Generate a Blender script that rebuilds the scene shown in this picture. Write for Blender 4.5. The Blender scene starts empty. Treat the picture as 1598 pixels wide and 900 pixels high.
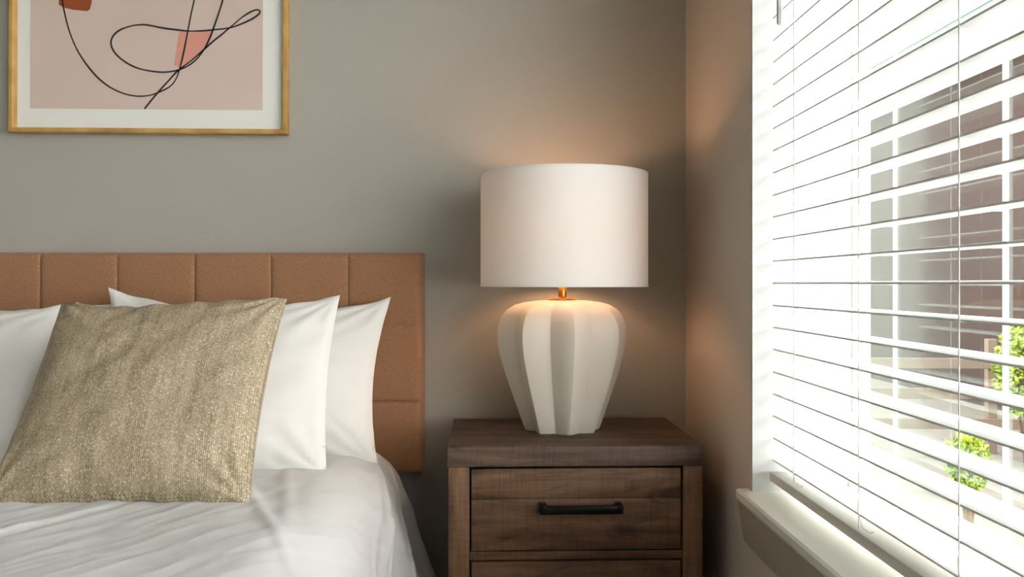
import bpy, bmesh, math, random
from mathutils import Vector, Matrix, noise
random.seed(7)
R = math.radians
F = 1385.0                      # focal length in pixels of the 1598 px wide frame
CAM = Vector((0.0, -2.30, 0.98))
scn = bpy.context.scene
col = scn.collection

# ------------------------------------------------------------------ camera, world, lights, exposure
cd = bpy.data.cameras.new('camera'); cam = bpy.data.objects.new('camera', cd); col.objects.link(cam)
cam.location = CAM
cam.rotation_euler = (R(90), 0, -math.atan(27 / F))
cd.sensor_width = 36; cd.lens = F / 1598 * 36
cd.shift_y = -8 / 1598
cd.clip_start = 0.02
scn.camera = cam

w = bpy.data.worlds.new('world'); scn.world = w; w.use_nodes = True
bg = w.node_tree.nodes['Background']
bg.inputs['Color'].default_value = (0.985, 0.97, 0.985, 1); bg.inputs['Strength'].default_value = 12.5

def light(name, kind, loc, energy, color, rot=(0, 0, 0), **kw):
    d = bpy.data.lights.new(name, kind); o = bpy.data.objects.new(name, d); col.objects.link(o)
    o.location = loc; o.rotation_euler = rot; d.energy = energy; d.color = color
    for k, v in kw.items(): setattr(d, k, v)
    return o
sun = light('sun', 'SUN', (4, -4, 6), 10.0, (1.0, 0.97, 0.92), angle=R(8))
sun.rotation_euler = Vector((-0.34, 0.50, -0.74)).to_track_quat('-Z', 'Y').to_euler()
# added fill light, no known source, set in an invented opening behind the camera
light('added_fill_light', 'AREA', (0.56, -3.30, 1.50), 9.0, (0.93, 0.97, 1.0), (0, R(90), 0),
      shape='RECTANGLE', size=1.5, size_y=1.3)
# sky light entering at the blinds' window (a portal only guides the sampling of the sky)
p = light('window_portal', 'AREA', (0.78, -1.374, 1.40), 1.0, (1, 1, 1), (0, R(90), 0), shape='RECTANGLE', size=1.6, size_y=1.5)
p.data.cycles.is_portal = True

vs = scn.view_settings
scn.display_settings.display_device = 'sRGB'
vs.view_transform = 'Standard'; vs.look = 'None'; vs.gamma = 1.0; vs.exposure = 0.0
vs.use_curve_mapping = False

# ------------------------------------------------------------------ materials
def lin(c):
    return tuple(((v / 255) / 12.92 if v / 255 <= .04045 else ((v / 255 + .055) / 1.055) ** 2.4) for v in c) + (1,)
def mat(name, c, rough=.6, metal=0, **kw):
    m = bpy.data.materials.new(name); m.use_nodes = True
    b = m.node_tree.nodes['Principled BSDF']
    b.inputs['Base Color'].default_value = lin(c); b.inputs['Roughness'].default_value = rough
    b.inputs['Metallic'].default_value = metal
    for k, v in kw.items(): b.inputs[k].default_value = v
    return m
class G:
    def __init__(s, m):
        s.m = m; s.t = m.node_tree; s.b = s.t.nodes.get('Principled BSDF')
    def n(s, typ, **kw):
        x = s.t.nodes.new(typ)
        for k, v in kw.items():
            if k in x.inputs: x.inputs[k].default_value = v
            else: setattr(x, k, v)
        return x
    def l(s, a, b): s.t.links.new(a, b)
    def coords(s, out='Object', scale=(1, 1, 1), rot=(0, 0, 0)):
        tc = s.n('ShaderNodeTexCoord'); mp = s.n('ShaderNodeMapping')
        mp.inputs['Scale'].default_value = scale; mp.inputs['Rotation'].default_value = rot
        s.l(tc.outputs[out], mp.inputs['Vector']); return mp.outputs['Vector']
    def noise(s, v, scale, detail=3, rough=.5, dist=0):
        x = s.n('ShaderNodeTexNoise'); x.inputs['Scale'].default_value = scale
        x.inputs['Detail'].default_value = detail; x.inputs['Roughness'].default_value = rough
        x.inputs['Distortion'].default_value = dist
        s.l(v, x.inputs['Vector']); return x.outputs['Fac']
    def ramp(s, fac, stops):
        x = s.n('ShaderNodeValToRGB'); e = x.color_ramp.elements
        while len(e) < len(stops): e.new(.5)
        for i, (p, c) in enumerate(stops):
            e[i].position = p; e[i].color = c
        s.l(fac, x.inputs['Fac']); return x.outputs['Color']
    def math(s, op, a, b=None, clamp=False):
        x = s.n('ShaderNodeMath'); x.operation = op; x.use_clamp = clamp
        for i, q in enumerate((a, b)):
            if q is None: continue
            if isinstance(q, (int, float)): x.inputs[i].default_value = q
            else: s.l(q, x.inputs[i])
        return x.outputs[0]
    def mix(s, fac, a, b, mode='MIX'):
        x = s.n('ShaderNodeMix'); x.data_type = 'RGBA'; x.blend_type = mode
        if isinstance(fac, (int, float)): x.inputs[0].default_value = fac
        else: s.l(fac, x.inputs[0])
        for i, q in ((6, a), (7, b)):
            if isinstance(q, tuple): x.inputs[i].default_value = q
            else: s.l(q, x.inputs[i])
        return x.outputs[2]
    def bump(s, h, strength, dist=.001, prev=None):
        x = s.n('ShaderNodeBump'); x.inputs['Strength'].default_value = strength; x.inputs['Distance'].default_value = dist
        s.l(h, x.inputs['Height'])
        if prev is not None: s.l(prev, x.inputs['Normal'])
        s.l(x.outputs[0], s.b.inputs['Normal']); return x.outputs[0]
    def color(s, c): s.l(c, s.b.inputs['Base Color'])

WALLC = (166, 163, 153)
m_wall = mat('painted_plaster', WALLC, .75)
g = G(m_wall); v = g.coords(); g.bump(g.noise(v, 190, 4, .6), .35, .0012)
g.color(g.mix(g.noise(v, 3, 2), lin((163, 160, 150)), lin((169, 166, 156))))
m_ceil = mat('ceiling_paint', (225, 222, 215), .9); g = G(m_ceil); g.bump(g.noise(g.coords(), 120, 3), .3)
m_carpet = mat('carpet', (92, 86, 80), .95); g = G(m_carpet); v = g.coords(); g.bump(g.noise(v, 300, 3), .8, .004)
g.color(g.mix(g.noise(v, 90, 3), lin((74, 68, 62)), lin((110, 103, 96))))
m_trim = mat('white_trim_paint', (208, 209, 205), .35); g = G(m_trim); g.bump(g.noise(g.coords(), 60, 2), .06)
m_sill = mat('sill_paint', (222, 222, 214), .28); g = G(m_sill); g.bump(g.noise(g.coords(), 25, 2), .05)
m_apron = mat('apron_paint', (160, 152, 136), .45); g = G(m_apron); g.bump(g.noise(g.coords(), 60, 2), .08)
m_vinyl = mat('window_vinyl', (232, 236, 234), .35)
m_slat = mat('blind_slat', (218, 219, 218), .38); g = G(m_slat); g.bump(g.noise(g.coords(scale=(1, .05, 1)), 220, 2), .06)
m_cord = mat('blind_cord', (214, 214, 210), .8)
m_wand = mat('blind_wand', (205, 206, 204), .3)

def wood(name, dark, mid, light_, ax='x'):
    m = mat(name, mid, .62); g = G(m)
    sc = {'x': (1, 9, 9), 'z': (9, 9, 1)}[ax]
    v = g.coords(scale=sc)
    n1 = g.noise(v, 3.2, 6, .62, .6)
    c = g.ramp(n1, [(.30, lin(dark)), (.5, lin(mid)), (.72, lin(light_))])
    # darker smoky streaks and knots
    v2 = g.coords(scale={'x': (2.2, 5, 9), 'z': (9, 5, 2.2)}[ax]); n2 = g.noise(v2, 2.3, 3, .6, 1.2)
    c = g.mix(g.ramp(n2, [(.52, (0, 0, 0, 1)), (.72, (.75, .75, .75, 1))]), c, lin(tuple(int(q * .50) for q in dark)))
    # rough-sawn cross marks
    v3 = g.coords(scale={'x': (260, 18, 14), 'z': (14, 18, 260)}[ax]); n3 = g.noise(v3, 1.0, 2, .6)
    v4 = g.coords(scale={'x': (12, 200, 330), 'z': (330, 200, 12)}[ax]); n4 = g.noise(v4, 1.0, 2, .6)
    saw = g.math('ADD', g.math('MULTIPLY', n3, .7), g.math('MULTIPLY', n4, .5))
    c = g.mix(1.0, c, g.ramp(saw, [(.38, (.60, .58, .56, 1)), (.62, (1, 1, 1, 1)), (.82, (1.0, 1.0, 1.0, 1))]), 'MULTIPLY')
    g.color(c); g.bump(saw, .5, .0012)
    return m
m_wood_top = wood('rustic_wood_top', (60, 43, 33), (90, 69, 55), (114, 92, 76))
m_wood_h = wood('rustic_wood_front', (74, 50, 34), (112, 80, 55), (138, 106, 78))
m_wood_v = wood('rustic_wood_stile', (80, 54, 37), (118, 84, 56), (142, 106, 74), 'z')
m_gap = mat('dark_recess', (26, 20, 16), .9)
m_black = mat('black_iron', (18, 17, 17), .42, .6); g = G(m_black); g.bump(g.noise(g.coords(), 160, 3), .12)

m_linen = mat('tan_upholstery', (176, 124, 82), .85, **{'Sheen Weight': .15})
g = G(m_linen); v = g.coords(scale=(1, 1, 6)); n1 = g.noise(v, 170, 3, .6); v = g.coords(scale=(6, 1, 1)); n2 = g.noise(v, 170, 3, .6)
wv = g.math('ADD', n1, n2); g.bump(wv, .5, .0008)
g.color(g.ramp(g.math('MULTIPLY', wv, .5), [(.36, lin((124, 87, 58))), (.5, lin((150, 107, 74))), (.64, lin((170, 128, 92)))]))

def cotton(name, c):
    m = mat(name, c, .85, **{'Sheen Weight': .1}); g = G(m); v = g.coords()
    h = g.math('ADD', g.math('MULTIPLY', g.noise(v, 6, 3, .5, .6), .8), g.math('MULTIPLY', g.noise(v, 420, 2), .03))
    g.bump(h, .35, .006); return m
m_cotton = cotton('white_cotton', (224, 222, 216)); m_duvet = cotton('white_duvet_cotton', (212, 213, 211))

m_weave = mat('gold_flecked_weave', (170, 156, 124), .6)
g = G(m_weave); v = g.coords('UV')
br = g.n('ShaderNodeTexBrick'); br.inputs['Scale'].default_value = 1.0
mp = g.coords('UV', (1, 1, 1), (0, 0, R(90))); g.l(mp, br.inputs['Vector'])
br.inputs['Brick Width'].default_value = .0085; br.inputs['Row Height'].default_value = .0078
br.inputs['Mortar Size'].default_value = .0011; br.inputs['Mortar Smooth'].default_value = .6
br.inputs['Color1'].default_value = lin((206, 190, 160)); br.inputs['Color2'].default_value = lin((160, 143, 113))
br.inputs['Mortar'].default_value = lin((112, 97, 74))
fl = g.noise(g.coords('UV', (150, 110, 1)), 1.0, 2, .7)
st = g.noise(g.coords('UV', (26, 1.3, 1)), 1.0, 3, .7)
c = g.mix(g.ramp(st, [(.35, (0, 0, 0, 1)), (.7, (.55, .55, .55, 1))]), br.outputs['Color'], lin((186, 170, 140)))
flm = g.ramp(fl, [(.585, (0, 0, 0, 1)), (.66, (1, 1, 1, 1))])
c = g.mix(flm, c, lin((240, 232, 208)))
c = g.mix(1.0, c, g.ramp(st, [(.3, (.80, .79, .77, 1)), (.65, (1, 1, 1, 1))]), 'MULTIPLY')
g.color(c); g.l(g.math('MULTIPLY', flm, .35), g.b.inputs['Metallic'])
hh = g.math('ADD', g.math('MULTIPLY', br.outputs['Fac'], -1.0), g.math('MULTIPLY', fl, .8)); g.bump(hh, .6, .0014)

m_ceramic = mat('matte_ceramic', (208, 199, 185), .55); g = G(m_ceramic); g.bump(g.noise(g.coords(), 90, 3), .08, .001)
m_brass = mat('brushed_brass', (196, 140, 62), .28, 1.0); g = G(m_brass); g.bump(g.noise(g.coords(scale=(1, 1, .05)), 400, 2), .08)
def shade_mat():
    m = bpy.data.materials.new('white_linen_shade'); m.use_nodes = True; t = m.node_tree; t.nodes.clear(); g = G(m)
    d = g.n('ShaderNodeBsdfDiffuse'); tr = g.n('ShaderNodeBsdfTranslucent'); mx = g.n('ShaderNodeMixShader'); o = g.n('ShaderNodeOutputMaterial')
    nz = g.noise(g.coords(scale=(3, 3, 60)), 12, 3, .6)
    cc = g.mix(nz, lin((236, 235, 231)), lin((243, 242, 239)))
    g.l(cc, d.inputs['Color']); tr.inputs['Color'].default_value = lin((250, 238, 224)); mx.inputs[0].default_value = .17
    bp = g.n('ShaderNodeBump'); bp.inputs['Strength'].default_value = .12; bp.inputs['Distance'].default_value = .001
    g.l(nz, bp.inputs['Height']); g.l(bp.outputs[0], d.inputs['Normal'])
    g.l(d.outputs[0], mx.inputs[1]); g.l(tr.outputs[0], mx.inputs[2]); g.l(mx.outputs[0], o.inputs[0]); return m
m_shade = shade_mat()
def emit(name, c, s):
    m = bpy.data.materials.new(name); m.use_nodes = True; t = m.node_tree; t.nodes.clear(); g = G(m)
    e = g.n('ShaderNodeEmission'); e.inputs[0].default_value = c; e.inputs[1].default_value = s
    o = g.n('ShaderNodeOutputMaterial'); g.l(e.outputs[0], o.inputs[0]); return m
m_bulb = emit('warm_bulb_glow', (1.0, .56, .32, 1), 48)
def glass_mat():
    m = bpy.data.materials.new('window_glass'); m.use_nodes = True; t = m.node_tree; t.nodes.clear(); g = G(m)
    tp = g.n('ShaderNodeBsdfTransparent'); tp.inputs[0].default_value = (.972, .985, .977, 1)
    gl = g.n('ShaderNodeBsdfGlossy'); gl.inputs['Roughness'].default_value = 0.0; gl.inputs['Color'].default_value = (.76, .97, .88, 1)
    fr = g.n('ShaderNodeFresnel'); fr.inputs[0].default_value = 1.5
    ge = g.n('ShaderNodeNewGeometry')
    f = g.math('MULTIPLY', g.math('MULTIPLY', fr.outputs[0], .85), g.math('SUBTRACT', 1.0, ge.outputs['Backfacing']), True)
    mx = g.n('ShaderNodeMixShader'); o = g.n('ShaderNodeOutputMaterial')
    g.l(f, mx.inputs[0]); g.l(tp.outputs[0], mx.inputs[1]); g.l(gl.outputs[0], mx.inputs[2]); g.l(mx.outputs[0], o.inputs[0]); return m
m_glass = glass_mat()
m_frame = mat('gold_oak_frame', (196, 156, 92), .4, .15); g = G(m_frame); g.color(g.ramp(g.noise(g.coords(scale=(1, 1, 1)), 14, 4), [(.3, lin((176, 134, 70))), (.7, lin((212, 172, 104)))]))
m_mat = mat('white_mat_board', (226, 226, 218), .8); g = G(m_mat); g.bump(g.noise(g.coords(), 300, 2), .08)
m_print = mat('blush_print_paper', (206, 186, 174), .8); g = G(m_print)
g.color(g.mix(g.noise(g.coords(), 5, 4), lin((200, 181, 169)), lin((212, 193, 181))))
m_ink = mat('black_ink', (32, 24, 26), .6); m_rust = mat('rust_paint', (150, 72, 30), .7); m_pinkp = mat('coral_paint', (214, 150, 132), .7)
g = G(m_rust); g.color(g.mix(g.noise(g.coords(scale=(1, 1, 4)), 20, 3), lin((140, 64, 26)), lin((160, 80, 38))))
m_brick = mat('brown_siding', (82, 58, 48), .8)
g = G(m_brick); br = g.n('ShaderNodeTexBrick'); g.l(g.coords('Object', (1, 1, 1), (R(90), 0, R(90))), br.inputs['Vector']); br.inputs['Scale'].default_value = 4
br.inputs['Color1'].default_value = lin((54, 34, 27)); br.inputs['Color2'].default_value = lin((40, 27, 22)); br.inputs['Mortar'].default_value = lin((46, 36, 32)); g.color(br.outputs[0])
m_siding = mat('sage_siding', (92, 104, 98), .8); g = G(m_siding); g.color(g.mix(g.noise(g.coords(scale=(1, .3, 14)), 3, 2), lin((84, 98, 90)), lin((98, 112, 103))))
m_pave = mat('pale_paving', (190, 186, 176), .9); g = G(m_pave); g.color(g.mix(g.noise(g.coords(), 6, 4), lin((74, 70, 63)), lin((102, 98, 90))))
m_board = mat('weathered_board', (120, 108, 98), .8); g = G(m_board); g.color(g.mix(g.noise(g.coords(scale=(1, 6, 6)), 5, 4), lin((84, 72, 62)), lin((104, 92, 80))))
m_leaf = mat('fresh_leaf', (96, 130, 30), .5, **{'Transmission Weight': 0.0}); g = G(m_leaf); g.color(g.mix(g.noise(g.coords(), 8, 2), lin((44, 72, 10)), lin((136, 152, 30))))
m_stem = mat('shrub_stem', (80, 62, 44), .8)

for m_ in (m_brick, m_siding, m_pave, m_board): m_.node_tree.nodes['Principled BSDF'].inputs['Specular IOR Level'].default_value = .08

# ------------------------------------------------------------------ mesh helpers
def box(bm, x0, x1, y0, y1, z0, z1, bev=0, seg=2):
    r = bmesh.ops.create_cube(bm, size=1.0)
    vsx = r['verts']
    for q in vsx:
        q.co = Vector((x0 + (q.co.x + .5) * (x1 - x0), y0 + (q.co.y + .5) * (y1 - y0), z0 + (q.co.z + .5) * (z1 - z0)))
    if bev:
        es = list({e for q in vsx for e in q.link_edges})
        bmesh.ops.bevel(bm, geom=es, offset=bev, segments=seg, profile=.5, affect='EDGES')
def prism(bm, pts, axis, a, b):
    """closed polygon extruded along an axis; pts are the two other coordinates in axis order"""
    def P(q, t):
        return {'x': (t, q[0], q[1]), 'y': (q[0], t, q[1]), 'z': (q[0], q[1], t)}[axis]
    A = [bm.verts.new(P(q, a)) for q in pts]; B = [bm.verts.new(P(q, b)) for q in pts]
    n = len(pts); bm.faces.new(A); bm.faces.new(B[::-1])
    for i in range(n): bm.faces.new((A[i], B[i], B[(i + 1) % n], A[(i + 1) % n]))
def tube(bm, pts, r, n=8):
    pts = [Vector(q) for q in pts]; rings = []
    for i, q in enumerate(pts):
        d = (pts[min(i + 1, len(pts) - 1)] - pts[max(i - 1, 0)]).normalized()
        u = d.orthogonal().normalized() if i == 0 else (rings_u - d * rings_u.dot(d)).normalized()
        rings_u = u; vv = d.cross(u)
        rr = r[i] if isinstance(r, (list, tuple)) else r
        rings.append([bm.verts.new(q + (u * math.cos(2 * math.pi * k / n) + vv * math.sin(2 * math.pi * k / n)) * rr) for k in range(n)])
    for a, b in zip(rings, rings[1:]):
        for k in range(n): bm.faces.new((a[k], a[(k + 1) % n], b[(k + 1) % n], b[k]))
    bm.faces.new(rings[0][::-1]); bm.faces.new(rings[-1])
def lathe(bm, prof, n=48, c=(0, 0), cap=True):
    rings = [[bm.verts.new((c[0] + r * math.cos(2 * math.pi * k / n), c[1] + r * math.sin(2 * math.pi * k / n), z)) for k in range(n)] for r, z in prof]
    for a, b in zip(rings, rings[1:]):
        for k in range(n): bm.faces.new((a[k], a[(k + 1) % n], b[(k + 1) % n], b[k]))
    if cap: bm.faces.new(rings[0][::-1]); bm.faces.new(rings[-1])
def obj(name, bm, m, parent=None, smooth=None, kind=None):
    bmesh.ops.recalc_face_normals(bm, faces=bm.faces)
    me = bpy.data.meshes.new(name); bm.to_mesh(me); bm.free(); me.materials.append(m)
    if smooth is not None:
        me.polygons.foreach_set('use_smooth', [True] * len(me.polygons))
        if smooth < 180: me.set_sharp_from_angle(angle=R(smooth))
    o = bpy.data.objects.new(name, me); col.objects.link(o)
    if parent: o.parent = parent
    if kind: o['kind'] = kind
    return o
def struct(name, bm, m, parent=None, **kw): return obj(name, bm, m, parent, kind='structure', **kw)
def thing(name, label, cat, loc=(0, 0, 0), rot=(0, 0, 0), group=None):
    o = bpy.data.objects.new(name, None); col.objects.link(o); o.empty_display_size = .05
    o.location = loc; o.rotation_euler = rot; return tag(o, label, cat, group)
def tag(o, label, cat, group=None):
    o['label'] = label; o['category'] = cat
    if group: o['group'] = group
    return o
def B(): return bmesh.new()
def relink(o, src): pass

# ------------------------------------------------------------------ room shell
m_wall_r = mat('warm_painted_plaster', (192, 180, 166), .75)
g = G(m_wall_r); v = g.coords(); g.bump(g.noise(v, 190, 4, .6), .35, .0012)
g.color(g.mix(g.noise(v, 3, 2), lin((189, 177, 163)), lin((195, 183, 169))))
XR = 0.4965; XO = 0.725; XL = -3.2; YB = -4.6; ZC = 2.7
WY0, WY1, WZ0, WZ1 = -2.15, -0.598, 0.579, 2.25        # window 1 opening
FILL_WIN = (-4.05, -2.55)                                     # made-up opening behind the camera, added to hold the fill light
b = B(); box(b, XL - .1, XO, 0, .12, -.05, ZC + .05); struct('wall_back', b, m_wall)
b = B()
box(b, XR, XO, YB - .12, 0, -.05, WZ0 - .03); box(b, XR, XO, YB - .12, 0, WZ1 + .006, ZC + .05)
box(b, XR, XO, WY1 + .006, 0, WZ0 - .03, WZ1 + .006); box(b, XR, XO, FILL_WIN[1], WY0 - .006, WZ0 - .03, WZ1 + .006)
box(b, XR, XO, YB - .12, FILL_WIN[0], WZ0 - .03, WZ1 + .006); struct('wall_right', b, m_wall_r)
b = B(); box(b, XL - .12, XL, YB - .12, 0, -.05, ZC + .05); struct('wall_left', b, m_wall)
b = B(); box(b, XL, XR, YB - .12, YB, -.05, ZC + .05); struct('wall_front', b, m_wall)
b = B(); box(b, XL, XR, YB, 0, -.05, 0); struct('floor', b, m_carpet)
b = B(); box(b, XL, XR, YB, 0, ZC, ZC + .05); struct('ceiling', b, m_ceil)
b = B(); prism(b, [(0, 0), (-.014, 0), (-.014, .085), (-.006, .10), (0, .10)], 'x', XL, XR); struct('baseboard_back', b, m_trim)
b = B(); prism(b, [(XR, 0), (XR - .014, 0), (XR - .014, .085), (XR - .006, .10), (XR, .10)], 'y', YB, -.014); struct('baseboard_right', b, m_trim)

# white lined reveal of window 1
b = B()
box(b, XR + .0005, XO, WY1, WY1 + .0058, WZ0, WZ1); box(b, XR + .0005, XO, WY0 - .0058, WY0, WZ0, WZ1)
box(b, XR + .0005, XO, WY0 - .0058, WY1 + .0058, WZ1, WZ1 + .0058); struct('trim_1', b, m_trim)
# stool and sloping apron
b = B()
prism(b, [(XR - .0248, WZ0 - .004), (XR - .021, WZ0), (XR - .0, WZ0), (XR, WZ0 - .022), (XR - .022, WZ0 - .022), (XR - .0248, WZ0 - .016)], 'y', WY0 - .026, WY1 + .026)
box(b, XR, .70, WY0, WY1, WZ0 - .022, WZ0); struct('trim_2', b, m_sill)
b = B()
ya, yb = WY1 + .024, WY0 - .024
def apr(z, xo, yo):
    return [(XR, ya - yo, z), (XR - xo, ya - yo, z), (XR - xo, yb + yo, z), (XR, yb + yo, z)]
L0 = [b.verts.new(q) for q in apr(WZ0 - .022, .0225, 0)]; L1 = [b.verts.new(q) for q in apr(WZ0 - .100, .011, .004)]; L2 = [b.verts.new(q) for q in apr(WZ0 - .106, .006, .006)]
for P, Q in ((L0, L1), (L1, L2)):
    for k in range(4): b.faces.new((P[k], P[(k + 1) % 4], Q[(k + 1) % 4], Q[k]))
b.faces.new(L0); b.faces.new(L2[::-1]); struct('trim_3', b, m_apron)

# window 1: frame, sash grille, glass
win = bpy.data.objects.new('window_1', None); col.objects.link(win); win['kind'] = 'structure'
b = B()
FW = .012
box(b, .690, .722, WY1 - FW, WY1, WZ0, WZ1, .002); box(b, .690, .722, WY0, WY0 + FW, WZ0, WZ1, .002)
box(b, .680, .722, WY0 + FW, WY1 - FW, WZ0, WZ0 + .035, .002); box(b, .680, .722, WY0 + FW, WY1 - FW, WZ1 - .035, WZ1, .002)
obj('window_frame', b, m_vinyl, win)
b = B()
for yy in (-.768, -1.102, -1.436, -1.770):
    box(b, .6945, .6995, yy - .004, yy + .004, WZ0 + .035, WZ1 - .035, .001)
obj('window_grille', b, m_vinyl, win)
b = B(); box(b, .700, .706, WY0 + FW, WY1 - FW, WZ0 + .035, WZ1 - .035); obj('window_pane', b, m_glass, win)
# frame and pane of the unseen window added behind the camera for fill
fill_win = bpy.data.objects.new('added_fill_window', None); col.objects.link(fill_win); fill_win['kind'] = 'structure'
b = B()
y0, y1 = FILL_WIN
box(b, .655, .722, y1 - .034, y1, WZ0, WZ1, .003); box(b, .655, .722, y0, y0 + .034, WZ0, WZ1, .003)
box(b, .655, .722, y0 + .034, y1 - .034, WZ0 - .03, WZ0 + .045, .003); box(b, .655, .722, y0 + .034, y1 - .034, WZ1 - .045, WZ1 + .006, .003)
obj('window_frame', b, m_vinyl, fill_win)
b = B(); box(b, .708, .714, y0 + .034, y1 - .034, WZ0 + .045, WZ1 - .045); obj('window_pane', b, m_glass, fill_win)

# ------------------------------------------------------------------ nightstand
NX, NY, NZ = .1685, -.2435, .638            # centre of the top
ns = thing('nightstand', 'rustic brown rough-sawn wooden nightstand with black bar handle, beside the bed', 'nightstand', (NX, NY, 0), (0, 0, R(.8)))
hw, hd = .270, .1985
b = B(); box(b, -hw, hw, -hd, hd, NZ - .042, NZ, .0025); obj('top', b, m_wood_top, ns, 40)
def bx(name, x0, x1, y0, y1, z0, z1, m, par=ns, bev=.0018):
    b = B(); box(b, x0, x1, y0, y1, z0, z1, bev); return obj(name, b, m, par, 40)
zt = NZ - .042
bx('side_panel', -hw + .002, -hw + .046, -hd + .004, hd - .004, 0, zt - .0005, m_wood_v)
bx('side_panel', hw - .044, hw - .002, -hd + .004, hd - .004, 0, zt - .0005, m_wood_v)
bx('back_panel', -hw + .046, hw - .044, hd - .018, hd - .006, .10, zt - .0005, m_gap)
bx('rail', -hw + .0465, hw - .0445, -hd + .010, hd - .02, .398, .4165, m_wood_h)
bx('rail', -hw + .0465, hw - .0445, -hd + .010, hd - .02, .155, .19, m_wood_h)
def drawer(z0, z1, split, hz):
    b = B()
    x0, x1, yf = -hw + .050, hw - .048, -hd + .007
    box(b, x0, x1, yf, yf + .02, split + .0012, z1, .0016); box(b, x0, x1, yf, yf + .02, z0, split - .0012, .0016)
    box(b, x0 + .003, x1 - .003, yf + .005, yf + .022, z0 + .003, z1 - .003)
    box(b, x0 + .006, x1 - .006, yf + .022, hd - .03, z0 + .01, z1 - .02)
    d = obj('drawer', b, m_wood_h, ns, 40)
    b = B(); xc = .0085; L = .0865
    yh = yf - .030
    box(b, xc - L, xc + L, yh - .005, yh + .006, hz - .0095, hz + .0080, .0025)
    for s in (-1, 1):
        box(b, xc + s * (L - .007) - .007, xc + s * (L - .007) + .007, yh - .0055, yf - .0005, hz - .0092, hz + .0095, .002)
    h = obj('handle', b, m_black, d, 40); h['label'] = 'black iron bar handle'
    return d
drawer(.4195, .5905, .528, .5115)
drawer(.194, .395, .330, .30)

# ------------------------------------------------------------------ table lamp
LX, LY, LZ = .159, -.220, NZ + .0005
lamp = thing('table_lamp', 'lit table lamp with white drum shade and ribbed cream ceramic base on the nightstand', 'lamp', (LX, LY, LZ))
prof = [(0.0, .302), (.030, .3025), (.059, .3015), (.090, .2975), (.113, .2915), (.131, .281), (.143, .268), (.151, .251), (.1545, .233), (.1545, .213),
        (.1515, .188), (.146, .165), (.140, .145), (.132, .120), (.124, .098), (.116, .075), (.108, .053), (.100, .030), (.092, .008), (.0885, .0)]
b = B(); n = 8 * 16; rings = []
for r, z in prof:
    ring = []
    sm = min(1, max(0, (.300 - z) / .05))     # ribs fade out towards the crown
    amp = .20 * (.55 + .45 * sm)
    for k in range(n):
        a = 2 * math.pi * k / n
        t = ((a - (-math.pi / 2 + R(5))) / (math.pi / 4)) % 1.0; t = abs(t - .5) * 2      # 1 on ridge, 0 in valley
        f = 1 - amp * (1 - t ** 1.15) 
        ring.append(b.verts.new((r * f * math.cos(a), r * f * math.sin(a), z)) if r > 0 else None)
    rings.append(ring)
top = b.verts.new((0, 0, .302))
for k in range(n): b.faces.new((top, rings[1][k], rings[1][(k + 1) % n]))
for P, Q in zip(rings[1:], rings[2:]):
    for k in range(n): b.faces.new((P[k], Q[k], Q[(k + 1) % n], P[(k + 1) % n]))
b.faces.new(rings[-1]); obj('lamp_base', b, m_ceramic, lamp, 24)
b = B(); lathe(b, [(.008, .3022), (.034, .3022), (.036, .3040), (.034, .3062), (.0115, .307), (.0098, .3095)], 40); obj('brass_collar', b, m_brass, lamp, 40)
b = B(); lathe(b, [(.0095, .3097), (.0098, .311), (.0098, .352), (.0090, .353)], 32); obj('neck', b, m_brass, lamp, 40)
b = B(); lathe(b, [(.014, .353), (.017, .356), (.017, .392), (.013, .396)], 32); obj('socket', b, m_brass, lamp, 40)
SX = .0035; RS = .1955; Z0s, Z1s = .3335, .5965
b = B(); t = .0016
lathe(b, [(RS, Z0s), (RS, Z1s), (RS - t, Z1s), (RS - t, Z0s), (RS, Z0s)], 96, (SX, 0), cap=False)
bmesh.ops.remove_doubles(b, verts=b.verts, dist=1e-6); sh = obj('lamp_shade', b, m_shade, lamp, 40)
b = B()
for zz in (Z0s + .0015, Z1s - .0045):
    b = B(); lathe(b, [(RS + .0006, zz), (RS + .0006, zz + .003), (RS - .0026, zz + .003), (RS - .0026, zz), (RS + .0006, zz)], 96, (SX, 0), cap=False)
    bmesh.ops.remove_doubles(b, verts=b.verts, dist=1e-6); obj('shade_trim', b, m_shade, sh, 40)
b = B()
for k in range(3):
    a = 2 * math.pi * k / 3 + .4
    tube(b, [(0, 0, .555), (SX + (RS - .003) * math.cos(a), (RS - .003) * math.sin(a), Z1s - .008)], .0016, 8)
for s in (-1, 1):
    tube(b, [(s * .012, 0, .39), (s * .045, 0, .44), (s * .05, 0, .50), (s * .03, 0, .54), (0, 0, .555)], .0016, 8)
obj('harp', b, m_brass, lamp, 60)
b = B(); lathe(b, [(.004, .3965), (.013, .40), (.015, .43), (.024, .455), (.030, .478), (.028, .498), (.016, .512), (.004, .516)], 24); obj('bulb', b, m_bulb, lamp, 180)

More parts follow.
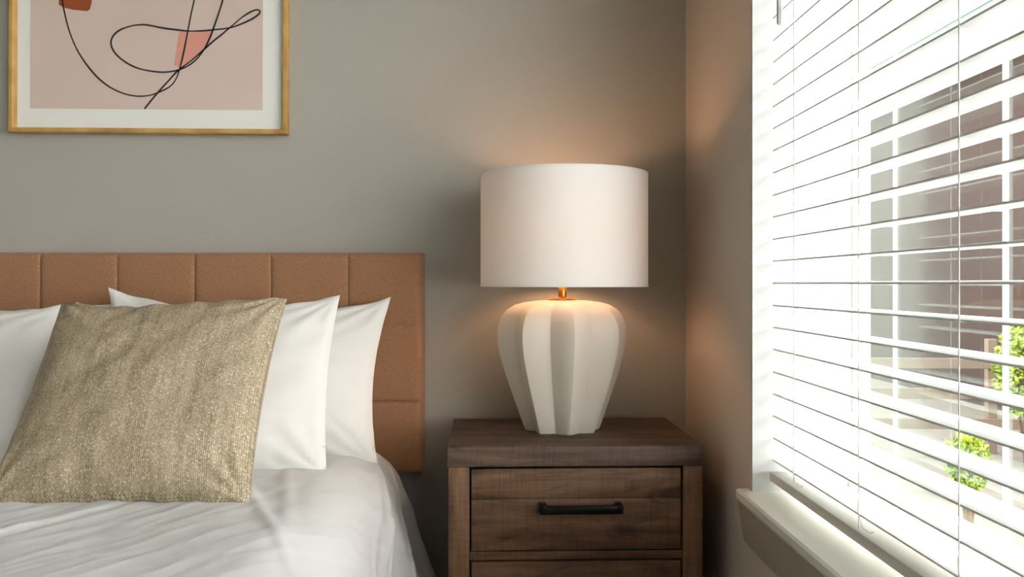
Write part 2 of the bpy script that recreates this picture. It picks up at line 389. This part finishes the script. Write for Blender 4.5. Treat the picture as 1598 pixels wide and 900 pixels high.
# ------------------------------------------------------------------ bed
bed = thing('bed', 'bed with tan squared upholstered headboard against the grey wall', 'bed', (-.968, -1.15, 0))
HX0, HX1, HZ0, HZ1 = -1.75, -.180, .507, 1.0565
def P(x, y, z): return (x + .968, y + 1.15, z)
b = B()
seamx = [-.3645 - .1885 * k for k in range(8)]; seamz = [.875, .6865]
nx, nz = 420, 150; W_, H_ = HX1 - HX0, HZ1 - HZ0; TH = .094; rc = .018
grid = []
for j in range(nz + 1):
    row = []
    for i in range(nx + 1):
        x = HX0 + W_ * i / nx; z = HZ0 + H_ * j / nz
        # distance to border -> rounded edge
        dx = min(x - HX0, HX1 - x); dz = min(z - HZ0, HZ1 - z); 
        def rnd(d): return 0 if d >= rc else rc - math.sqrt(max(0, rc * rc - (rc - d) ** 2))
        ed = max(rnd(dx), rnd(dz))
        sx = min(abs(x - s) for s in seamx); sz = min(abs(z - s) for s in seamz)
        puff = .0035 * (1 - math.exp(-(sx / .012) ** 1.0)) * (1 - math.exp(-(sz / .012)))
        gr = .0042 * math.exp(-(sx / .0018) ** 2) + .0042 * math.exp(-(sz / .0018) ** 2)
        row.append(b.verts.new(P(x, -TH - puff + gr + ed, z)))
    grid.append(row)
for j in range(nz):
    for i in range(nx): b.faces.new((grid[j][i], grid[j][i + 1], grid[j + 1][i + 1], grid[j + 1][i]))
loop = grid[0] + [grid[j][nx] for j in range(1, nz + 1)] + grid[nz][nx - 1::-1] + [grid[j][0] for j in range(nz - 1, 0, -1)]
back = [b.verts.new((q.co.x, 1.15 - .003, q.co.z)) for q in loop]
for i in range(len(loop)): b.faces.new((loop[i], back[i], back[(i + 1) % len(loop)], loop[(i + 1) % len(loop)]))
b.faces.new(back); obj('headboard', b, m_linen, bed, 50)
m_dark = mat('dark_wood_leg', (40, 32, 26), .6)
for x in (-1.66, -.30):
    b = B(); q = P(x, 0, 0); box(b, q[0] - .03, q[0] + .03, 1.15 - .07, 1.15 - .02, 0, .51, .003); obj('headboard_leg', b, m_dark, bed)
b = B(); q0 = P(-1.71, -2.13, 0); q1 = P(-.225, -.10, 0); box(b, q0[0], q1[0], q0[1], q1[1], .17, .30, .01); obj('bed_frame', b, m_linen, bed)
for x in (-1.66, -.28):
    for y in (-2.05, -.22):
        b = B(); q = P(x, y, 0); prism(b, [(q[0] - .02, q[1] - .02), (q[0] + .02, q[1] - .02), (q[0] + .02, q[1] + .02), (q[0] - .02, q[1] + .02)], 'z', 0, .17); obj('leg', b, m_dark, bed)
b = B(); q0 = P(-1.70, -2.12, 0); q1 = P(-.25, -.115, 0); box(b, q0[0], q1[0], q0[1], q1[1], .301, .545, .05, 5); obj('mattress', b, m_cotton, bed, 60)

# duvet: one sheet draped over both sides of the mattress
b = B()
XC = -.968
def gauss_seg(px, py, ax, ay, bx_, by_, wd):
    vx, vy = bx_ - ax, by_ - ay; L2_ = vx * vx + vy * vy
    t = ((px - ax) * vx + (py - ay) * vy) / L2_; tc = max(0, min(1, t))
    d = math.hypot(px - ax - vx * tc, py - ay - vy * tc)
    return math.exp(-(d / wd) ** 2)
creases = [((.66, -.22), (1.02, -.82), .010, .006), ((.50, -.62), (.80, -1.3), .012, .004), ((.20, -.55), (-.25, -1.15), .008, .005), ((.38, -.60), (.02, -1.2), .012, .0035),
           ((.74, -.20), (.98, -.46), .008, .005), ((.70, -.30), (.86, -.78), .012, .004), ((.80, -.45), (1.0, -1.0), .010, .006), ((.55, -.50), (.64, -.9), .015, .003), ((.42, -.42), (.60, -.50), .012, .003)]
def duvet(s, y):
    """s = arc length from the bed's centre line; returns point on the sheet"""
    sg = 1 if s >= 0 else -1; a = abs(s)
    head = max(0, min(1, (y + 1.25) / 1.1))        # 1 at the headboard
    r = .130 - .0 * head; flat = .600 + .02 * head
    ztop = .594
    arc = r * R(72)
    if a <= flat: x, z, nx_, nz_ = a, ztop, 0, 1
    elif a <= flat + arc:
        t = (a - flat) / r; x = flat + r * math.sin(t); z = ztop - r + r * math.cos(t); nx_, nz_ = math.sin(t), math.cos(t)
    else:
        t = R(72); e = a - flat - arc
        x = flat + r * math.sin(t) + e * math.cos(t); z = ztop - r + r * math.cos(t) - e * math.sin(t); nx_, nz_ = math.sin(t), math.cos(t)
    side = max(0, min(1, (a - flat) / .3))
    q = Vector((s * 1.0, y, 0))
    n1 = noise.fractal(Vector((s * 2.6 + y * 1.4, y * 2.0 - s, 3.1)), .9, 2.1, 4) * .007
    rid = 1 - abs(noise.noise(Vector((s * 5.5 - y * 3.2, y * 1.3 + s * .8, 9.0))) * 2.0)
    n2 = max(0, rid - .55) * .006 * (.4 + .9 * side)
    n2 += .0018 * max(0, .8 - 2.2 * abs(noise.noise(Vector((s * 13 - y * 7.5, y * 3.0 + s * 1.8, 4.0))))) + 0.0014 * max(0, .7 - 2.4 * abs(noise.noise(Vector((s * 22 - y * 15, y * 5 + s * 3, 14.0)))))
    fold = .014 * side * math.sin(y * 21 + 2.0 * math.sin(y * 5) + s * 6) * (1 - .6 * head)
    h = n1 + n2 + fold
    for (p0, p1, wd, am) in creases:
        h += am * gauss_seg(s, y, p0[0], p0[1], p1[0], p1[1], wd) if sg > 0 else 0
    return Vector((XC + sg * (x + nx_ * h), y, z + nz_ * h))
SM = 1.06; nu, nv = 420, 380; YH, YF = -.125, -2.15; rows = []
for j in range(nv + 1):
    y = YH + (YF - YH) * j / nv; row = []
    for i in range(nu + 1):
        s = -SM + 2 * SM * i / nu; p = duvet(s, y)
        e = max(0, 1 - (YH - y) / .05)              # rolled hem at the head end
        p.z -= .03 * e * e
        p.x = min(p.x, -.114 if y > -.5 else -.09)
        row.append(b.verts.new(p))
    rows.append(row)
for j in range(nv):
    for i in range(nu): b.faces.new((rows[j][i], rows[j + 1][i], rows[j + 1][i + 1], rows[j][i + 1]))
dv = obj('duvet', b, m_duvet, None, 180); tag(dv, 'white cotton duvet draped over the bed beneath the pillows', 'duvet')
sd = dv.modifiers.new('thick', 'SOLIDIFY'); sd.thickness = .012; sd.offset = -1

# ------------------------------------------------------------------ pillows
def pillow(name, W, H, T, loc, lean, yaw=0, roll=0, mt=m_cotton, label='', cat='pillow', group=None, seed=0, pinch=.05, wr=.006, sag=.02, N=72, droop=.0, pw=.5, ex=2.6, ears=0.0, topsag=.0):
    b = B(); uv = b.loops.layers.uv.new('UVMap'); sheets = []
    def pos(u, v, sgn):
        k = pinch
        x = W / 2 * u * (1 - k * (1 - v * v)) ; z = H / 2 * v * (1 - k * (1 - u * u))
        z += -topsag * (1 - u * u) * max(0, v) ** 2
        eu = 1 - abs(u) ** ex; ev = 1 - abs(v) ** ex
        th = T / 2 * (max(0, eu) * max(0, ev)) ** pw * (1 - .18 * v)
        ed = max(abs(u), abs(v)); 
        p3 = Vector((u * 1.7 + seed, v * 1.7, sgn * .7 + seed))
        n_ = noise.fractal(p3 * 1.3, 1.0, 2.0, 3) * wr
        # radial creases running out of the corners and off the edges
        an = math.atan2(1 - abs(v), 1 - abs(u) + 1e-6)
        cr = math.sin(an * 13 + seed * 3 + 2 * noise.noise(p3 * 2)) * wr * .5 * math.exp(-((1 - abs(u)) ** 2 + (1 - abs(v)) ** 2) / .25)
        er = math.sin((u if abs(v) > abs(u) else v) * 19 + seed + 3 * noise.noise(p3)) * wr * .35 * ed ** 6
        fade = min(1, (1 - ed) / .10)
        y = -sgn * (th + (n_ + cr + er) * fade) 
        y += droop * (v * v) * 0 + .012 * math.sin(u * 2.2 + seed) * ed ** 4 + ears * (abs(u) * abs(v)) ** 4
        z += er * .8
        return Vector((x, y, z))
    for sgn in (1, -1):
        sheets.append([[b.verts.new(pos(-1 + 2 * i / N, -1 + 2 * j / N, sgn)) for i in range(N + 1)] for j in range(N + 1)])
    for s_, sh_ in zip((1, -1), sheets):
        for j in range(N):
            for i in range(N):
                q = [(i, j), (i + 1, j), (i + 1, j + 1), (i, j + 1)]
                if s_ < 0: q = q[::-1]
                f = b.faces.new([sh_[jj][ii] for ii, jj in q])
                for lp, (ii, jj) in zip(f.loops, q): lp[uv].uv = (ii / N, jj / N)
    bmesh.ops.remove_doubles(b, verts=b.verts, dist=1e-5)
    o = obj(name, b, mt, None, 180)
    o.location = loc; o.rotation_euler = (-R(lean), R(roll), R(yaw))
    return tag(o, label, cat, group)
def mid(bx_, by_, bz, tx, ty, tz):
    return ((bx_ + tx) / 2, (by_ + ty) / 2, (bz + tz) / 2)
GB = None
pillow('pillow', .675, .405, .15, (-.594, -.205, .760), 22, 0, 1.7, seed=1.3, ears=-.02, pinch=.085, label='white pillow touching the headboard, nearest the lamp, behind another white pillow', topsag=.022)
pillow('pillow', .655, .405, .15, (-1.24, -.215, .750), 22, 0, 0, seed=5.1, label='white pillow touching the headboard at the left edge, farthest from the lamp', topsag=.02)
pillow('pillow', .595, .415, .145, (-.643, -.375, .757), 27, 0, -1.0, seed=2.2, label='white pillow directly behind the beige cushion, in front of the pillow nearest the lamp', topsag=.02)
pillow('pillow', .655, .405, .145, (-1.29, -.385, .750), 27, 0, 0, seed=7.7, label='white pillow at the left edge, front one of the left pair, beside the beige cushion', topsag=.02)
pillow('cushion', .472, .462, .165, (-.666, -.585, .763), 38, 0, 0, mt=m_weave, seed=3.4, pinch=.06, wr=.0075, N=110, topsag=.010,
       label='square beige woven throw cushion with glinting threads leaning on the white pillows', cat='cushion', pw=.42, ex=2.3)

# ------------------------------------------------------------------ framed print
PX, PZ = -.8808, 1.362
pic = thing('framed_print', 'gold-framed abstract line drawing on blush paper hanging above the bed', 'picture', (PX, 0, PZ), (0, R(.25), 0))
hw, hh = .3515, .98; fw = .0145
b = B()
sec = [(0, -.001), (0, -.028), (.002, -.030), (.010, -.030), (.0125, -.026), (.0145, -.014), (.0145, -.001)]
rings = []
for (cx, cz, sx, sz) in ((-hw, 0, 1, 1), (hw, 0, -1, 1), (hw, hh, -1, -1), (-hw, hh, 1, -1)):
    rings.append([b.verts.new((cx + sx * o_, y_, cz + sz * o_)) for o_, y_ in sec])
for i in range(4):
    a_, c_ = rings[i], rings[(i + 1) % 4]
    for k in range(len(sec)): b.faces.new((a_[k], a_[(k + 1) % len(sec)], c_[(k + 1) % len(sec)], c_[k]))
obj('frame', b, m_frame, pic)
b = B(); box(b, -hw + fw, hw - fw, -.012, -.002, fw, hh - fw); obj('mat_board', b, m_mat, pic)
KP = 2.287 / F
def ART(q, y=-.0132):                     # photograph position (px) -> point on the print
    return ((q[0] - 772) * KP - PX, y, (CAM.z - PZ) - (q[1] - 442) * KP)
pa = ART((54.5, 172.5)); pb = ART((411.5, 0))
b = B(); box(b, pa[0], pb[0], -.0128, -.0121, pa[2], hh - pa[2]); prn = obj('art_print', b, m_print, pic)
Zs = 480 / 1598
def z2p(pts): return [(x * Zs, y * Zs) for x, y in pts]
def spline(pts, m=10):
    out = []; n = len(pts)
    for i in range(n - 1):
        p0, p1, p2, p3 = (Vector(pts[max(0, min(n - 1, k))]) for k in (i - 1, i, i + 1, i + 2))
        for k in range(m):
            t = k / m
            out.append(.5 * ((2 * p1) + (-p0 + p2) * t + (2 * p0 - 5 * p1 + 4 * p2 - p3) * t * t + (-p0 + 3 * p1 - 3 * p2 + p3) * t ** 3))
    out.append(Vector(pts[-1])); return out
def stroke(name, pts, wz, y):
    sp = spline(z2p(pts)); b = B(); Lr = []
    for i, q in enumerate(sp):
        d = (sp[min(i + 1, len(sp) - 1)] - sp[max(0, i - 1)]).normalized(); nn = Vector((-d.y, d.x))
        wv_ = wz * (.85 + .3 * noise.noise(Vector((i * .08, 1.7, wz)))) * .5 * Zs
        row = []
        for s_ in (-1, 1):
            for yy in (y, y + .0003):
                row.append(b.verts.new(ART((q.x + nn.x * wv_ * s_, q.y + nn.y * wv_ * s_), yy)))
        Lr.append(row)
    for a_, c_ in zip(Lr, Lr[1:]):
        for k0, k1 in ((0, 1), (1, 3), (3, 2), (2, 0)): b.faces.new((a_[k0], a_[k1], c_[k1], c_[k0]))
    b.faces.new((Lr[0][0], Lr[0][1], Lr[0][3], Lr[0][2])); b.faces.new((Lr[-1][0], Lr[-1][1], Lr[-1][3], Lr[-1][2]))
    return obj(name, b, m_ink, prn)
def patch(name, pts, m, y):
    b = B(); A = [b.verts.new(ART(q, y)) for q in z2p(pts)]; C = [b.verts.new(ART(q, y + .0003)) for q in z2p(pts)]
    n = len(A); b.faces.new(A); b.faces.new(C[::-1])
    for i in range(n): b.faces.new((A[i], A[(i + 1) % n], C[(i + 1) % n], C[i]))
    return obj(name, b, m, prn)
patch('painted_patch', [(338, -150), (326, -40), (325, 40), (350, 55), (400, 66), (470, 72), (484, 62), (492, 30), (500, -60), (505, -160)], m_rust, -.01315)
patch('painted_patch', [(940, 172), (1000, 170), (1105, 170), (1080, 245), (1040, 290), (950, 362), (915, 345)], m_pinkp, -.01315)
stroke('ink_line', [(330, -420), (325, -200), (336, -60), (345, 30), (375, 160), (420, 272), (488, 372), (560, 443), (640, 488), (720, 507), (790, 503), (850, 481), (900, 452), (928, 412), (945, 360), (962, 290), (983, 180), (1002, 80), (1018, 0), (1035, -120), (1060, -300)], 8.5, -.01355)
stroke('ink_line', [(765, 573), (830, 492), (885, 430), (935, 375), (1000, 325), (1060, 272), (1110, 226), (1160, 185), (1210, 142), (1265, 95), (1315, 64), (1345, 57), (1355, 70), (1325, 98), (1265, 128), (1200, 151), (1110, 163), (1040, 169), (980, 169), (910, 162), (850, 154), (800, 144), (750, 139), (690, 148), (635, 170), (602, 202), (593, 240), (612, 284), (660, 328), (720, 360), (785, 376), (860, 383), (930, 373), (985, 350), (1030, 315), (1070, 262), (1100, 200), (1125, 130), (1150, 55), (1165, 0), (1180, -90), (1200, -260)], 9.5, -.01395)

# ------------------------------------------------------------------ blinds
bl = thing('window_blind', 'white horizontal slat blind hanging open in the window above the sill', 'blind', (.559, -1.374, WZ0 + .023))
def PB(x, y, z): return (x - .559, y + 1.374, z - WZ0 - .023)
SY0, SY1 = WY0 + .012, WY1 - .010
b = B()
q0, q1 = PB(.5265, SY0, .602), PB(.5855, SY1, .6195); box(b, q0[0], q1[0], q0[1], q1[1], q0[2], q1[2], .002); m_rail = mat('blind_bottom_rail', (196, 194, 184), .4)
obj('bottom_rail', b, m_rail, bl, 40)
zs = [.642 + .0423 * k for k in range(37)]
b = B(); prof_ = []
W5 = .0255; ns_ = 8
for i in range(ns_ + 1):
    t = -1 + 2 * i / ns_; prof_.append((t * W5, .0016 * (1 - t * t) + .0014))
prof_ += [(W5 + .0004, 0.0)]
for i in range(ns_ + 1):
    t = 1 - 2 * i / ns_; prof_.append((t * W5, .0016 * (1 - t * t) - .0014))
prof_ += [(-W5 - .0004, 0.0)]
prism(b, prof_, 'y', SY0 + 1.374, SY1 + 1.374)
s0 = obj('slat', b, m_slat, bl, 50)
rr = random.Random(3)
for k, z in enumerate(zs):
    o = s0 if k == 0 else s0.copy()
    if k: col.objects.link(o); o.parent = bl
    o.location = (0, 0, z - WZ0 - .023); o.rotation_euler = (rr.uniform(-.0007, .0007), R(-1.0) + rr.uniform(-.012, .012), 0)
q0, q1 = PB(.527, SY0, 2.185), PB(.588, SY1, 2.245); b = B(); box(b, q0[0], q1[0], q0[1], q1[1], q0[2], q1[2], .002); obj('head_rail', b, m_slat, bl)
LC = [-.733, -1.014, -1.294, -1.574, -1.854]
for y in LC:
    b = B()
    for x in (.5315, .5865):
        q = PB(x, y, .618); tube(b, [q, (q[0], q[1], 2.19 - WZ0 - .023)], .0009, 6)
    for z in zs:
        qa = PB(.5315, y, z - .0022); qc = PB(.5865, y, z - .0022); tube(b, [qa, qc], .0006, 4)
    obj('ladder_cord', b, m_cord, bl)
for y in LC[:3]:
    b = B(); q = PB(.5250, y - .004, .0)
    pts = [(q[0] + .003, q[1], z - WZ0 - .023) for z in (.67, .655)] + [(q[0] - .002, q[1] - .012, .052), (q[0] - .004, q[1] - .035, .032), (q[0] - .003, q[1] - .055, .030), (q[0] - .001, q[1] - .065, .034)]
    tube(b, pts, .0006, 5); obj('cord_tail', b, m_cord, bl)
b = B(); q = PB(.517, -.700, 0)
tube(b, [(q[0], q[1], 1.449 - WZ0 - .023), (q[0], q[1], 1.452 - WZ0 - .023), (q[0], q[1], 1.52 - WZ0 - .023), (q[0], q[1], 2.18 - WZ0 - .023)], [.0035, .0055, .0055, .0045], 6)
tube(b, [(q[0], q[1], 2.18 - WZ0 - .023), (q[0] + .012, q[1], 2.205 - WZ0 - .023)], .003, 6)
obj('tilt_wand', b, m_wand, bl)

# ------------------------------------------------------------------ outside
b = B(); box(b, XO + .02, 14, -8, 20, -.5, -.15); gr = struct('ground', b, m_pave)
b = B(); box(b, 4.5, 4.8, 0, 16, -.15, 3.0)
bw = thing('neighbouring_building', 'dark brown brick building with sage siding above, seen outside through the blind', 'building', (4.65, 8, -.15))
me = obj('wall', b, m_brick, bw); me.location = (-4.65, -8, .15)
b = B(); prism(b, [(4.5, 3.14)] + [q for k in range(12) for q in ((4.5 - .02, 3.14 + k * .2 + .001), (4.5, 3.14 + (k + 1) * .2))] + [(4.8, 5.54), (4.8, 3.14)], 'y', 0, 16); me = obj('upper_siding', b, m_siding, bw); me.location = (-4.65, -8, .15)
b = B(); box(b, 4.25, 4.9, -.1, 16.1, 3.0, 3.14, .01); me = obj('roof', b, m_siding, bw); me.location = (-4.65, -8, .15)
fc = thing('garden_fence', 'weathered grey board fence outside beyond the glass', 'fence', (3.4, 3.5, -.15), (0, 0, R(-4)))
for z in (.20, .40, .60):
    b = B(); box(b, -1.3, 1.0, -.012, .012, z - .035, z + .035, .003); obj('board', b, m_board, fc)
for x in (-1.25, -.1, .95):
    b = B(); box(b, x - .03, x + .03, .013, .07, 0, .76, .004); obj('post', b, m_board, fc)
def shrub(name, loc, r, h, nl, label, group=None):
    t = thing(name, label, 'shrub', loc)
    rg = random.Random(nl)
    b = B()
    for k in range(7):
        a = k * .9; e = (math.cos(a) * r * .6, math.sin(a) * r * .6, h * .8)
        tube(b, [(0, 0, 0), (e[0] * .4, e[1] * .4, h * .4), e], [.012, .008, .004], 5)
    obj('stem', b, m_stem, t)
    b = B()
    for k in range(nl):
        u, v_ = rg.random() * 2 * math.pi, math.acos(rg.uniform(-1, 1)); rr_ = rg.uniform(.55, 1) ** .5
        c = Vector((r * rr_ * math.sin(v_) * math.cos(u), r * rr_ * math.sin(v_) * math.sin(u), h * .76 + h * .27 * rr_ * math.cos(v_)))
        d = Vector((rg.uniform(-1, 1), rg.uniform(-1, 1), rg.uniform(-.3, 1))).normalized(); s_ = d.orthogonal().normalized()
        L = rg.uniform(.024, .042); wd = L * .28; nn = d.cross(s_) * .008
        V = [b.verts.new(c), b.verts.new(c + d * L * .45 + s_ * wd + nn), b.verts.new(c + d * L), b.verts.new(c + d * L * .45 - s_ * wd + nn), b.verts.new(c + d * L * .5)]
        b.faces.new((V[0], V[1], V[4])); b.faces.new((V[1], V[2], V[4])); b.faces.new((V[4], V[2], V[3])); b.faces.new((V[0], V[4], V[3]))
    obj('foliage', b, m_leaf, t)
shrub('leafy_shrub', (2.60, 1.95, -.15), .155, .92, 2600, 'bright green leafy shrub outside at the right edge, the taller of the two')
shrub('leafy_shrub', (2.05, 1.50, -.15), .085, .46, 700, 'small low green shrub outside, below the taller shrub')
